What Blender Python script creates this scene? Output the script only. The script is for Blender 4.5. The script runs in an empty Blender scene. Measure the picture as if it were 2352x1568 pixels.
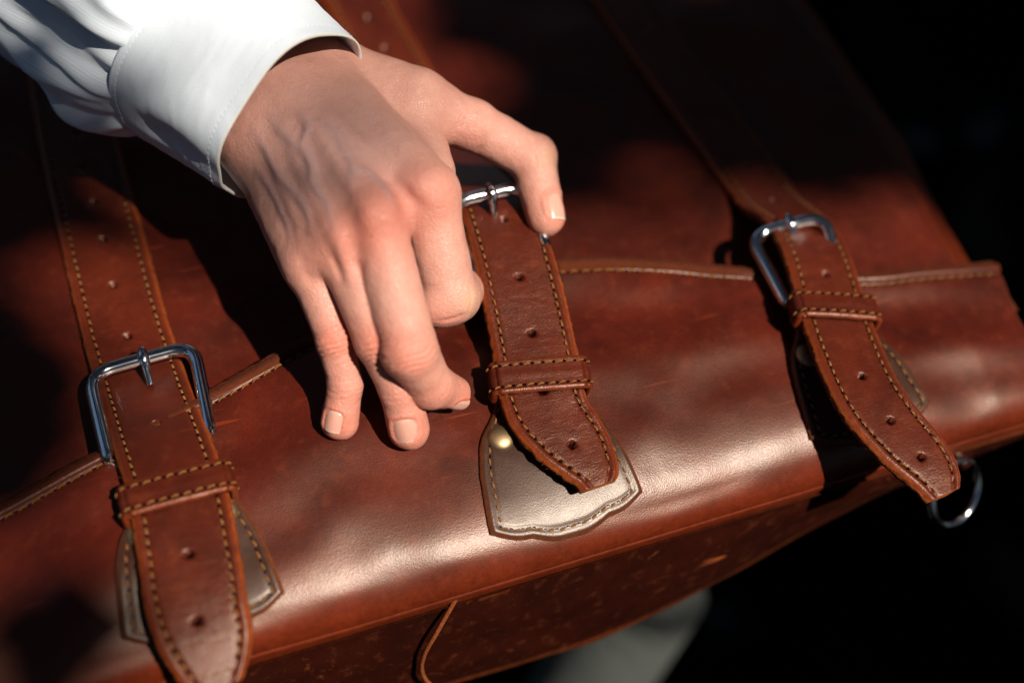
import bpy, math, random
import numpy as np
from mathutils import Matrix, Vector
rng = np.random.default_rng(7); random.seed(7)
sc = bpy.context.scene
COL = sc.collection

# ------------------------------------------------------------------ camera
# the bag's front lies in the plane z = 0 (x across the bag, y up the straps); all lengths below in millimetres
CX = np.array([10700, 2640, -3000.]); CX /= np.linalg.norm(CX)
CY = np.array([-2000, 4700, -3000.]); CY -= CX*(CY@CX); CY /= np.linalg.norm(CY)
CN = np.cross(CX, CY)
R_, U_, B_ = np.stack([CX, CY, CN], 1)
CAM = B_*566.
FPX = 2822.
def at(u, v, z):
    d = R_*(u-1176)/FPX + U_*(784-v)/FPX - B_
    return CAM + d*((z-CAM[2])/d[2])
cam = bpy.data.cameras.new('camera'); camo = bpy.data.objects.new('camera', cam); COL.objects.link(camo)
m = Matrix.Identity(4)
for i in range(3):
    m[i][0], m[i][1], m[i][2], m[i][3] = R_[i], U_[i], B_[i], CAM[i]*.001
camo.matrix_world = m
cam.lens = 36*FPX/2352; cam.sensor_width = 36; cam.clip_start = .02; cam.clip_end = 200
cam.dof.use_dof = True; cam.dof.focus_distance = .512; cam.dof.aperture_fstop = 2.4; cam.dof.aperture_blades = 8
sc.camera = camo

# ------------------------------------------------------------------ sky, sun, exposure
SUN = np.array([.26, -.47, .845]); SUN /= np.linalg.norm(SUN)
w = bpy.data.worlds.new('World'); sc.world = w; w.use_nodes = True
nt = w.node_tree; bg = nt.nodes['Background']
sky = nt.nodes.new('ShaderNodeTexSky'); sky.sky_type = 'NISHITA'; sky.sun_disc = False
sky.sun_elevation = math.asin(SUN[2]); sky.sun_rotation = math.atan2(SUN[0], SUN[1])
nt.links.new(sky.outputs[0], bg.inputs[0]); bg.inputs[1].default_value = .05
sl = bpy.data.lights.new('sun', 'SUN'); sl.energy = 5; sl.angle = math.radians(.5); sl.color = (1, .92, .80)
so = bpy.data.objects.new('sun', sl); COL.objects.link(so)
so.rotation_euler = Vector(SUN).to_track_quat('Z', 'Y').to_euler()
so.location = SUN*2
vs = sc.view_settings
vs.view_transform = 'Standard'; vs.look = 'None'; vs.exposure = .5; vs.gamma = 1; vs.use_curve_mapping = False
sc.render.engine = 'CYCLES'
cy = sc.cycles; cy.max_bounces = 5; cy.diffuse_bounces = 2; cy.glossy_bounces = 3; cy.transmission_bounces = 2; cy.caustics_reflective = False; cy.caustics_refractive = False

# ------------------------------------------------------------------ mesh helpers
def tag(o, label=None, cat=None, group=None, kind=None):
    for k, v in (('label', label), ('category', cat), ('group', group), ('kind', kind)):
        if v: o[k] = v
    return o
def empty(name, loc=(0, 0, 0)):
    o = bpy.data.objects.new(name, None); o.location = Vector(loc)*.001; COL.objects.link(o); o.empty_display_size = .02
    return o
def mesh(name, v, f, mats, parent=None, midx=None, smooth=True, attrs=None, cols=None):
    """v (n,3) in mm, f (m,4) or (m,3) array or list of tuples -> one mesh object"""
    v = np.asarray(v, float)*.001
    me = bpy.data.meshes.new(name)
    if isinstance(f, np.ndarray):
        k = f.shape[1]
        me.vertices.add(len(v)); me.vertices.foreach_set('co', v.astype(np.float32).ravel())
        me.loops.add(f.size); me.loops.foreach_set('vertex_index', f.astype(np.int32).ravel())
        me.polygons.add(len(f)); me.polygons.foreach_set('loop_start', np.arange(0, f.size, k, dtype=np.int32))
        me.polygons.foreach_set('loop_total', np.full(len(f), k, np.int32))
        me.update(calc_edges=True)
    else:
        me.from_pydata([tuple(p) for p in v], [], [tuple(int(i) for i in q) for q in f]); me.update()
    for mm in (mats if isinstance(mats, (list, tuple)) else [mats]): me.materials.append(mm)
    if midx is not None: me.polygons.foreach_set('material_index', np.asarray(midx, np.int32))
    me.polygons.foreach_set('use_smooth', np.full(len(me.polygons), smooth))
    for k, a in (attrs or {}).items():
        at_ = me.attributes.new(k, 'FLOAT', 'POINT'); at_.data.foreach_set('value', np.asarray(a, np.float32).ravel())
    for k, a in (cols or {}).items():
        at_ = me.attributes.new(k, 'FLOAT_COLOR', 'POINT'); at_.data.foreach_set('color', np.asarray(a, np.float32).ravel())
    me.validate()
    o = bpy.data.objects.new(name, me); COL.objects.link(o)
    if parent is not None:
        o.parent = parent
        loc = np.zeros(3); q = parent
        while q is not None:
            loc += np.array(q.location); q = q.parent
        o.location = -loc if parent.parent is None or True else (0, 0, 0)
    return o
def grid_faces(nu, nv, cu=False, cv=False, off=0):
    iu = np.arange(nu if cu else nu-1); jv = np.arange(nv if cv else nv-1)
    I, J = np.meshgrid(iu, jv, indexing='ij')
    a = I*nv+J; b = ((I+1) % nu)*nv+J; c = ((I+1) % nu)*nv+(J+1) % nv; d = I*nv+(J+1) % nv
    return np.stack([a, b, c, d], -1).reshape(-1, 4)+off
def spline(pts, ds=None, n=None):
    """Catmull-Rom through pts (n,k), resampled evenly by arc length of the first three columns"""
    p = np.asarray(pts, float); q = np.vstack([2*p[0]-p[1], p, 2*p[-1]-p[-2]])
    out = []
    for i in range(1, len(q)-2):
        t = np.linspace(0, 1, 40, endpoint=False)[:, None]
        a, b, c, d = q[i-1], q[i], q[i+1], q[i+2]
        out.append(.5*((2*b)+(c-a)*t+(2*a-5*b+4*c-d)*t**2+(3*b-a-3*c+d)*t**3))
    out = np.vstack(out+[p[-1:]])
    s = np.r_[0, np.cumsum(np.linalg.norm(np.diff(out[:, :3], axis=0), axis=1))]
    k = n or int(s[-1]/ds)+1
    ss = np.linspace(0, s[-1], k)
    return ss, np.stack([np.interp(ss, s, out[:, j]) for j in range(p.shape[1])], 1)
def unit(a): return a/np.maximum(np.linalg.norm(a, axis=-1, keepdims=True), 1e-9)
def tube(path, rad, sides=16, up=(0, 0, 1), cap=True):
    p = np.asarray(path, float); n = len(p); rad = np.broadcast_to(rad, n)
    T = unit(np.gradient(p, axis=0)); S = np.zeros_like(p); ref = np.array(up, float)
    for i in range(n):
        s = ref-T[i]*(ref@T[i]); s /= np.linalg.norm(s); S[i] = s; ref = s
    Bn = np.cross(T, S); a = np.linspace(0, 2*np.pi, sides, endpoint=False)
    v = p[:, None]+rad[:, None, None]*(np.cos(a)[None, :, None]*S[:, None]+np.sin(a)[None, :, None]*Bn[:, None])
    f = grid_faces(n, sides, cv=True)[:, ::-1]
    v = v.reshape(-1, 3)
    if cap:
        f = [tuple(q) for q in f]+[tuple(range(sides)), tuple(range(n*sides-1, (n-1)*sides-1, -1))]
    return v, f
def vnoise(p, scale, seed=0):
    """smooth value noise on (n,d<=3) points"""
    p = np.asarray(p, float)/scale+1000.3+seed*17.7
    i = np.floor(p).astype(np.int64); t = p-i; t = t*t*(3-2*t); d = p.shape[-1]
    out = 0
    for c in range(1 << d):
        h = np.zeros(p.shape[:-1], np.int64)+seed*374761393; wgt = 1.
        for k in range(d):
            b = (c >> k) & 1
            h = (h ^ ((i[..., k]+b)*[73856093, 19349663, 83492791][k])) & 0x7fffffff
            h = (h*1103515245+12345) & 0x7fffffff
            wgt = wgt*(t[..., k] if b else 1-t[..., k])
        out = out+wgt*((h >> 8) % 10007)/10007.
    return out*2-1
def sstep(a, b, x):
    t = np.clip((x-a)/(b-a), 0, 1); return t*t*(3-2*t)

# ------------------------------------------------------------------ materials
class NB:
    def __init__(s, name):
        s.m = bpy.data.materials.new(name); s.m.use_nodes = True; s.t = s.m.node_tree
        s.b = s.t.nodes['Principled BSDF']; s.out = s.t.nodes['Material Output']
        s.co = s.t.nodes.new('ShaderNodeTexCoord').outputs['Object']
    def n(s, typ, **kw):
        nd = s.t.nodes.new(typ)
        for k, v in kw.items():
            if k.startswith('i_'): nd.inputs[k[2:].replace('_', ' ')].default_value = v
            else: setattr(nd, k, v)
        return nd
    def l(s, a, b): s.t.links.new(a, b)
    def noise(s, scale, detail=4, rough=.55, vec=None, dist=0):
        nd = s.n('ShaderNodeTexNoise', i_Scale=scale, i_Detail=detail, i_Roughness=rough, i_Distortion=dist)
        s.l(vec or s.co, nd.inputs['Vector']); return nd.outputs['Fac']
    def mapping(s, scale=(1, 1, 1), rot=(0, 0, 0), loc=(0, 0, 0)):
        nd = s.n('ShaderNodeMapping'); nd.inputs['Scale'].default_value = scale; nd.inputs['Rotation'].default_value = rot
        nd.inputs['Location'].default_value = loc
        s.l(s.co, nd.inputs['Vector']); return nd.outputs[0]
    def ramp(s, fac, stops):
        nd = s.n('ShaderNodeValToRGB'); cr = nd.color_ramp
        while len(cr.elements) < len(stops): cr.elements.new(.5)
        for e, (p, c) in zip(cr.elements, stops):
            e.position = p; e.color = c if len(c) == 4 else (*c, 1)
        s.l(fac, nd.inputs[0]); return nd.outputs[0]
    def mix(s, fac, a, b, mode='MIX'):
        nd = s.n('ShaderNodeMix', data_type='RGBA', blend_type=mode)
        for x, i in ((fac, 0), (a, 6), (b, 7)):
            if hasattr(x, 'is_linked'): s.l(x, nd.inputs[i])
            else: nd.inputs[i].default_value = x if i == 0 else (x if len(x) == 4 else (*x, 1))
        return nd.outputs[2]
    def math(s, op, a, b=0., c=None):
        nd = s.n('ShaderNodeMath', operation=op)
        for x, i in ((a, 0), (b, 1), (c, 2)):
            if x is None: continue
            if hasattr(x, 'is_linked'): s.l(x, nd.inputs[i])
            else: nd.inputs[i].default_value = x
        return nd.outputs[0]
    def attr(s, name, out='Fac'):
        return s.n('ShaderNodeAttribute', attribute_name=name).outputs[out]
    def bump(s, h, strength, dist, normal=None):
        nd = s.n('ShaderNodeBump'); nd.inputs['Strength'].default_value = strength; nd.inputs['Distance'].default_value = dist
        s.l(h, nd.inputs['Height'])
        if normal is not None: s.l(normal, nd.inputs['Normal'])
        return nd.outputs[0]
    def set(s, **kw):
        for k, v in kw.items():
            i = s.b.inputs[k.replace('_', ' ')]
            if hasattr(v, 'is_linked'): s.l(v, i)
            else: i.default_value = v if not isinstance(v, tuple) or len(v) == 4 or k == 'Subsurface_Radius' else (*v, 1)
        return s.m

def leather(name, dark, mid, wear, rough=.36, grain=1., scr=1., creases=0., spec=.7, tint=(1, .66, .48), scuff=0., coat=.2):
    b = NB(name)
    n1 = b.noise(24, 5, .62, dist=.9); n2 = b.noise(160, 5, .6); n3 = b.noise(900, 3, .6)
    base = b.mix(b.ramp(n1, [(.26, (0, 0, 0)), (.78, (1, 1, 1))]), dark, mid)
    base = b.mix(b.math('MULTIPLY', b.ramp(n2, [(.55, (0, 0, 0)), (.85, (1, 1, 1))]), .16), base, wear)
    base = b.mix(b.math('MULTIPLY', b.ramp(n3, [(.40, (1, 1, 1)), (.54, (0, 0, 0))]), .22), base, tuple(c*.45 for c in dark))
    # scuffs and scratches: thin streaks where stretched noise crosses a threshold
    tot = None
    for k, (sx, sy, ang) in enumerate(((9, 190, .5), (12, 240, 1.25), (8, 210, 2.3))):
        vv = b.mapping((sx, sy, 60), (0, 0, ang), (k*3.1+5.3, k*1.7+2.9, 0))
        q = b.noise(1, 2, .5, vv, .3)
        q = b.ramp(q, [(.71, (0, 0, 0)), (.735, (1, 1, 1)), (.755, (1, 1, 1)), (.79, (0, 0, 0))])
        tot = q if tot is None else b.math('MAXIMUM', tot, q)
    msk = b.ramp(b.noise(19, 2), [(.48, (0, 0, 0)), (.62, (1, 1, 1))])
    scf = b.math('MULTIPLY', b.math('MULTIPLY', tot, msk), .45*scr)
    base = b.mix(scf, base, wear)
    if scuff:
        sp = b.ramp(b.noise(34, 6, .68, dist=1.2), [(.64, (0, 0, 0)), (.70, (1, 1, 1))])
        base = b.mix(b.math('MULTIPLY', sp, scuff), base, wear)
    wa = b.attr('wear')
    wn = b.math('MULTIPLY', wa, b.ramp(b.noise(300, 4, .7), [(.25, (.25,)*3), (.7, (1,)*3)]))
    base = b.mix(wn, base, wear)
    vor = b.n('ShaderNodeTexVoronoi', i_Scale=1700, i_Randomness=1.); b.l(b.co, vor.inputs['Vector'])
    g = b.math('ADD', vor.outputs['Distance'], b.math('MULTIPLY', b.noise(2600, 2), .5))
    nrm = b.bump(g, .22*grain, .0005)
    nrm = b.bump(b.noise(300, 3, .5), .05*grain, .0014, nrm)
    if creases:
        cv = b.noise(1, 4, .6, b.mapping((330, 1150, 500), (0, 0, .1)), .9)
        nrm = b.bump(cv, .15*creases, .0010, nrm)
    nrm = b.bump(scf, .25, -.0004, nrm)
    ro = b.math('ADD', b.math('MULTIPLY', n2, .22), rough-.11)
    b.b.inputs['Specular Tint'].default_value = (*tint, 1)
    b.set(Coat_Weight=coat, Coat_Roughness=.30, Coat_IOR=1.5, Coat_Normal=nrm)
    return b.set(Base_Color=base, Roughness=ro, Specular_IOR_Level=spec, Normal=nrm)

M = {}
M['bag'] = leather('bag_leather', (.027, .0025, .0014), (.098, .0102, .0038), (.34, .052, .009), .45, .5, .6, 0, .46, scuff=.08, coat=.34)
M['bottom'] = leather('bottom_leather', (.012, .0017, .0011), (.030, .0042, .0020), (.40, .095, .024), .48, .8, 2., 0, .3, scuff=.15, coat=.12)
M['strap'] = leather('strap_leather', (.038, .0042, .0018), (.104, .0135, .0043), (.38, .068, .011), .43, .8, .3, 1.2, .44, coat=.30)
M['patch'] = leather('patch_leather', (.026, .0085, .0052), (.046, .016, .010), (.24, .06, .018), .42, .35, .25, 0, .38, (1, .80, .66), coat=.22)
def raw_edge():
    b = NB('raw_leather_edge')
    n = b.noise(700, 4, .7); n2 = b.noise(90, 3)
    c = b.mix(n, (.10, .020, .005), (.40, .105, .024))
    c = b.mix(b.math('MULTIPLY', n2, .4), c, (.07, .018, .008))
    return b.set(Base_Color=c, Roughness=.85, Specular_IOR_Level=.15, Normal=b.bump(b.noise(1500, 3, .7), .8, .0012))
M['edge'] = raw_edge()
def suede():
    b = NB('suede_edge_strip')
    c = b.mix(b.noise(520, 4, .75), (.028, .005, .0022), (.20, .042, .011))
    c = b.mix(b.math('MULTIPLY', b.noise(70, 3), .5), c, (.05, .012, .006))
    return b.set(Base_Color=c, Roughness=.9, Specular_IOR_Level=.15, Normal=b.bump(b.noise(900, 4, .75), .9, .0014))
M['suede'] = suede()
def thread():
    b = NB('waxed_thread')
    wv = b.n('ShaderNodeTexWave', i_Scale=900., i_Distortion=1.5); b.l(b.co, wv.inputs['Vector'])
    c = b.mix(b.noise(500, 2), (.13, .046, .009), (.32, .135, .028))
    return b.set(Base_Color=c, Roughness=.5, Normal=b.bump(wv.outputs['Fac'], .6, .0004))
M['thread'] = thread()
def metal(name, col, rough, var=.08):
    b = NB(name)
    n = b.noise(260, 4, .65); s = b.noise(1, 2, .6, b.mapping((60, 1400, 60), (0, 0, .4)))
    r = b.math('ADD', b.math('MULTIPLY', n, var), rough)
    return b.set(Base_Color=col, Metallic=1., Roughness=r, Normal=b.bump(s, .05, .0004))
M['chrome'] = metal('chrome', (.84, .86, .88), .06)
M['brass'] = metal('aged_brass', (.42, .29, .16), .38, .2)
M['hole'] = NB('punched_hole').set(Base_Color=(.008, .003, .002), Roughness=1., Specular_IOR_Level=0.)

# ------------------------------------------------------------------ ground and far things
def ground_mat():
    b = NB('dark_ground')
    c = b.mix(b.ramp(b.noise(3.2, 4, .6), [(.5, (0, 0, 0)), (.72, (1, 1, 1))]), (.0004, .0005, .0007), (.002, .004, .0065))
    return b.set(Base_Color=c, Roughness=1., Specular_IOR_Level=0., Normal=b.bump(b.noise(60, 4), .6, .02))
GZ = -900
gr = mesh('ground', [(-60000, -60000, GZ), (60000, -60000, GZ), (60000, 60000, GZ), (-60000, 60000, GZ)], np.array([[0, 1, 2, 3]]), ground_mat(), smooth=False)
tag(gr, kind='structure')

# ------------------------------------------------------------------ the bag
bag = empty('leather_bag', (0, 100, -90))
tag(bag, 'reddish brown leather satchel with three buckled straps across its front', 'bag')

def und(x, y, amp=1.):
    p = np.stack([x, y*1.3], -1)
    return amp*(1.9*vnoise(p, 62, 3)+.8*vnoise(p, 30, 5))
XR = lambda y: np.interp(y, [-110, -66, -30, 20, 76, 200, 420], [228, 238, 247, 251, 258, 258, 256])
def flap_z(x, y):
    return und(x, y, .8)-7*sstep(25, 0, XR(y)-x)**2*1.5-4*sstep(40, 0, x+262)
_yt = np.array([[-265, -36], [-226, -24], [-186, -14], [-138, 1], [-90, 19], [-50, 27], [-10, 29], [30, 23.5], [69, 14], [120, -5], [168, -20], [215, -26], [265, -31]])
def ytop(x): 
    s = 6.
    return sum(np.interp(x+d, _yt[:, 0], _yt[:, 1]) for d in (-14, -7, 0, 7, 14))/5+.5*vnoise(np.stack([x, x*0], -1), 22, 8)
def zedge(x): return np.interp(x, [-260, -180, -120, -60, 0, 50, 90, 130, 170, 245], [9, 13, 14, 16, 18, 19, 18, 16, 12, 7])
def zmid(x): return np.interp(x, [-265, -200, -120, 0, 110, 150, 200, 232, 250], [16, 20, 21, 21.5, 20.5, 19, 17, 13, 8])
YC, RC, YS, ZS = -84., 24., -108., -15.
YB, PW = -28., 2.35
def pocket_z(x, y):
    x = np.asarray(x, float); y = np.asarray(y, float)
    d = np.maximum(ytop(x)-y, 0); zm = zmid(x)
    z = zm-(zm-zedge(x))*np.clip(1-d/46, 0, 1)**2
    z = z+1.25*und(x, y)*sstep(0, 25, d)*sstep(-107.5, -99, y)+.38*vnoise(np.stack([x, y*1.2], -1), 17, 71)*sstep(0, 25, d)*sstep(-107, -97, y)+2.9*np.cos(2*np.pi*(d-5)/(50+6*np.sin(x/37.)))*np.exp(-d/55)*(.75+.5*np.sin(x/29.+1.))*sstep(-95, -70, y)+2.2*np.exp(-((x-60)**2/900+(y+45)**2/500))-2.5*np.exp(-((x-78)**2/700+(y+52)**2/160))
    z = z-1.6*np.exp(-((x+75)**2/500+(y+66)**2/300))+1.2*np.exp(-((x+105)**2/300+(y+60)**2/400))
    r = np.clip((YB-y)/(YB-YS), 0, .9995)
    pw = PW+.9*sstep(95, 160, np.abs(x))
    bead = 2.0*np.exp(-((d-3.1)/2.7)**4)-.9*np.exp(-((d-6.7)/.8)**2)
    return z+bead-(zm-ZS-7)*(1-(1-r**pw)**(1/pw))
# --- body: the front with its rounded right edge, the side and the bottom
def body():
    ys = np.linspace(430, -70, 170); us = np.linspace(0, 1, 190)
    V = []
    for y in ys:
        xr = XR(y); x = -262+us*(xr+262)
        V.append(np.stack([x, np.full_like(x, y), flap_z(x, np.full_like(x, y))], -1))
    V = np.array(V)
    # rounded edge over to the side panel
    ext = []
    for k, (dx, dz) in enumerate(((1.4, -2.2), (2.2, -5), (1.5, -8), (-1, -14), (-3, -40), (-5, -80))):
        e = V[:, -1].copy(); e[:, 0] += dx; e[:, 2] += dz; ext.append(e)
    V = np.concatenate([V, np.stack(ext, 1)], 1)
    wear = np.zeros(V.shape[:2]); wear[:, -8:-2] = .55; wear[:, -12:-8] = .22
    return V, wear
V, wear = body()
f = grid_faces(*V.shape[:2])
mesh('front_panel', V.reshape(-1, 3), f[:, ::-1] if False else f, M['bag'], bag, attrs={'wear': wear})
def bottom():
    xs = np.linspace(-266, 236, 200); ts = np.linspace(0, 1, 40)
    zl = np.interp(xs, [-266, 20, 60, 125, 160, 200, 236], [-92, -90, -84, -62, -46, -34, -28])
    zl = np.convolve(np.pad(zl, 8, 'edge'), np.ones(17)/17, 'valid')
    V = []
    for t in ts:
        z = ZS+2.+(zl-ZS)*t
        y = YS-1.+3*sstep(0, .04, t)-11*t*sstep(150, 0, xs)-2*np.sin(t*3.1)+und(xs, z*2, .9)*sstep(0, .2, t)
        V.append(np.stack([xs, y, z], -1))
    last = V[-1]
    for dy, dz in ((1.2, -2.5), (4, -4.5), (9, -5.5), (60, -6), (500, -2)):
        e = last.copy(); e[:, 1] += dy; e[:, 2] += dz; V.append(e)
    V = np.array(V); wear = np.zeros(V.shape[:2]); wear[0:2] = .2; wear[37:43] = .22
    return V, wear
V, wear = bottom()
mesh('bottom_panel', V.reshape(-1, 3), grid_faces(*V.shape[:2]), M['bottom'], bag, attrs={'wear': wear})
# --- pocket: raw top edge, bulging front, rolled lower edge
def pocket():
    us = np.linspace(0, 1, 330); tt = np.r_[np.linspace(0, .1, 18), np.linspace(.11, .75, 70), np.linspace(.76, 1, 50)]
    V, wr, mi = [], [], []
    def line(t):
        X = []
        for u in us:
            pass
    x0 = -266
    for t in tt:
        # iterate: y depends on x through ytop, x limit depends on y
        y = np.full_like(us, -50.)
        for _ in range(4):
            x = x0+us*(XR(y)-4-x0); yt = ytop(x)
            y = np.where(t <= .75, yt+(YC-yt)*(t/.75), YC-RC*np.sin((t-.75)/.25*math.pi/2*.985))
        z = pocket_z(x, y)
        V.append(np.stack([x, y, z], -1)); wr.append(np.clip(.24*sstep(-96, -108, y)+.25*sstep(2.5, 0, yt-y)+0*x, 0, 1)*np.ones_like(x))
    V = V; top = V[0]
    nrough = .5*vnoise(np.stack([top[:, 0]*3, top[:, 0]*0], -1), 3, 4)
    pre = []
    for dy, dz in ((-26, -5.5), (-6, -4.8), (1.0, -4.4), (2.0, -3.4), (2.0, -1.2), (1.1, -.25)):
        e = top.copy(); e[:, 1] += dy+(nrough*.7 if dy > .9 else 0); e[:, 2] += dz; pre.append(e)
    post = []
    for z in (0, .5, 1):
        e = V[-1].copy(); e[:, 1] = np.minimum(e[:, 1], YS+.6)-.2+(.8*z); e[:, 2] = e[:, 2]+(ZS-e[:, 2])*(.25+.75*z); post.append(e)
    A = np.array(pre+V+post)
    wear = np.vstack([np.ones((6, len(us)))]+[np.array(wr)]+[np.full((3, len(us)), .3)])
    # right-hand end: edge turned down onto the bag
    ends = []
    for dx, dz in ((1.2, -.8), (1.9, -2.4), (1.7, -6), (1.0, -14)):
        e = A[:, -1].copy(); e[:, 0] += dx; e[:, 2] = np.maximum(e[:, 2]+dz, np.minimum(e[:, 2], ZS)); ends.append(e)
    A = np.concatenate([A, np.stack(ends, 1)], 1); wear = np.concatenate([wear, np.ones((len(A), 4))*.8], 1)
    nr, nc = A.shape[:2]; mi = np.zeros((nr-1, nc-1), int); mi[:14] = 1; mi[:, nc-5:] = 1
    return A, wear, mi
A, wear, mi = pocket()
pk = mesh('front_pocket', A.reshape(-1, 3), grid_faces(*A.shape[:2]), [M['bag'], M['suede']], bag, midx=mi.ravel(), attrs={'wear': wear})

# --- stitches: each a little arched roll of thread, one object per seam
def stitches(name, pts, nrm, parent, length=3.1, gap=1.5, r=.47, lift=.2, mat=None, pits=True):
    """pts: dense polyline on the surface, nrm: normals"""
    pts = np.asarray(pts, float); nrm = np.asarray(nrm, float)
    s = np.r_[0, np.cumsum(np.linalg.norm(np.diff(pts, axis=0), axis=1))]
    VV, FF, MI, off, q = [], [], [], 0, 0.6
    prof = np.array([-.55, .0, .28, .33, .28, .0, -.55]); rr = np.array([.55, .9, 1, 1.02, 1, .9, .55])
    while q+length < s[-1]:
        L = length*(1+.16*random.uniform(-1, 1)); j = random.uniform(-.16, .16); hl = random.uniform(-.1, .12)
        ss = q+np.linspace(0, L, 7)
        P = np.stack([np.interp(ss, s, pts[:, k]) for k in range(3)], 1)
        Nn = unit(np.stack([np.interp(ss, s, nrm[:, k]) for k in range(3)], 1))
        T = unit(np.gradient(P, axis=0)); S = np.cross(Nn, T)
        P = P+Nn*(lift+prof[:, None]*1.05+hl*.6)+S*(np.linspace(-.3, .3, 7)[:, None]+j)
        a = np.linspace(0, 2*np.pi, 7, endpoint=False)
        ring = P[:, None]+(r*rr)[:, None, None]*(np.cos(a)[None, :, None]*S[:, None]+.85*np.sin(a)[None, :, None]*Nn[:, None])
        VV.append(ring.reshape(-1, 3)); FF.append(grid_faces(7, 7, cv=True, off=off)); off += 49; MI.append(np.zeros(42, int))
        if not pits:
            q += length+gap; continue
        sm = min(q+length+gap/2, s[-1]); pm = np.array([np.interp(sm, s, pts[:, k]) for k in range(3)]); nm = unit(np.array([np.interp(sm, s, nrm[:, k]) for k in range(3)]))
        a8 = np.linspace(0, 2*np.pi, 8, endpoint=False); rp = .62+.15*random.random()
        rim = pm+T[-1]*(1.15*rp*np.cos(a8))[:, None]+S[-1]*(rp*np.sin(a8))[:, None]+nm*(lift-.06); inn = pm+(rim-pm)*.35-nm*.0
        VV.append(np.vstack([rim, inn])); FF.append(np.stack([off+np.arange(8), off+(np.arange(8)+1) % 8, off+8+(np.arange(8)+1) % 8, off+8+np.arange(8)], 1)); FF.append(off+8+np.array([[0, 1, 2, 3], [0, 3, 4, 7], [4, 5, 6, 7]])); off += 16; MI.append(np.ones(11, int))
        q += length+gap
    if not VV: return None
    return tag(mesh(name, np.vstack(VV), np.vstack(FF), [mat or M['thread'], M['hole']], parent, midx=np.concatenate(MI)), kind='stuff')
def stitch_pits(s_arr, length=3.1, gap=1.5):
    ph = (s_arr-.6) % (length+gap)
    return np.exp(-((ph-(length+gap/2))/.55)**2)
# pocket seam stitches along the raw top edge, a little below it
xs = np.linspace(-262, 240, 900); yy = ytop(xs)-7.7
pp = np.stack([xs, yy, pocket_z(xs, yy)], 1)
gx = (pocket_z(xs+.5, yy)-pocket_z(xs-.5, yy)); gy = (pocket_z(xs, yy+.5)-pocket_z(xs, yy-.5))
stitches('stitching', pp, unit(np.stack([-gx, -gy, np.ones_like(gx)], 1)), pk, 4.2, 1.3, .5, .2)

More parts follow.
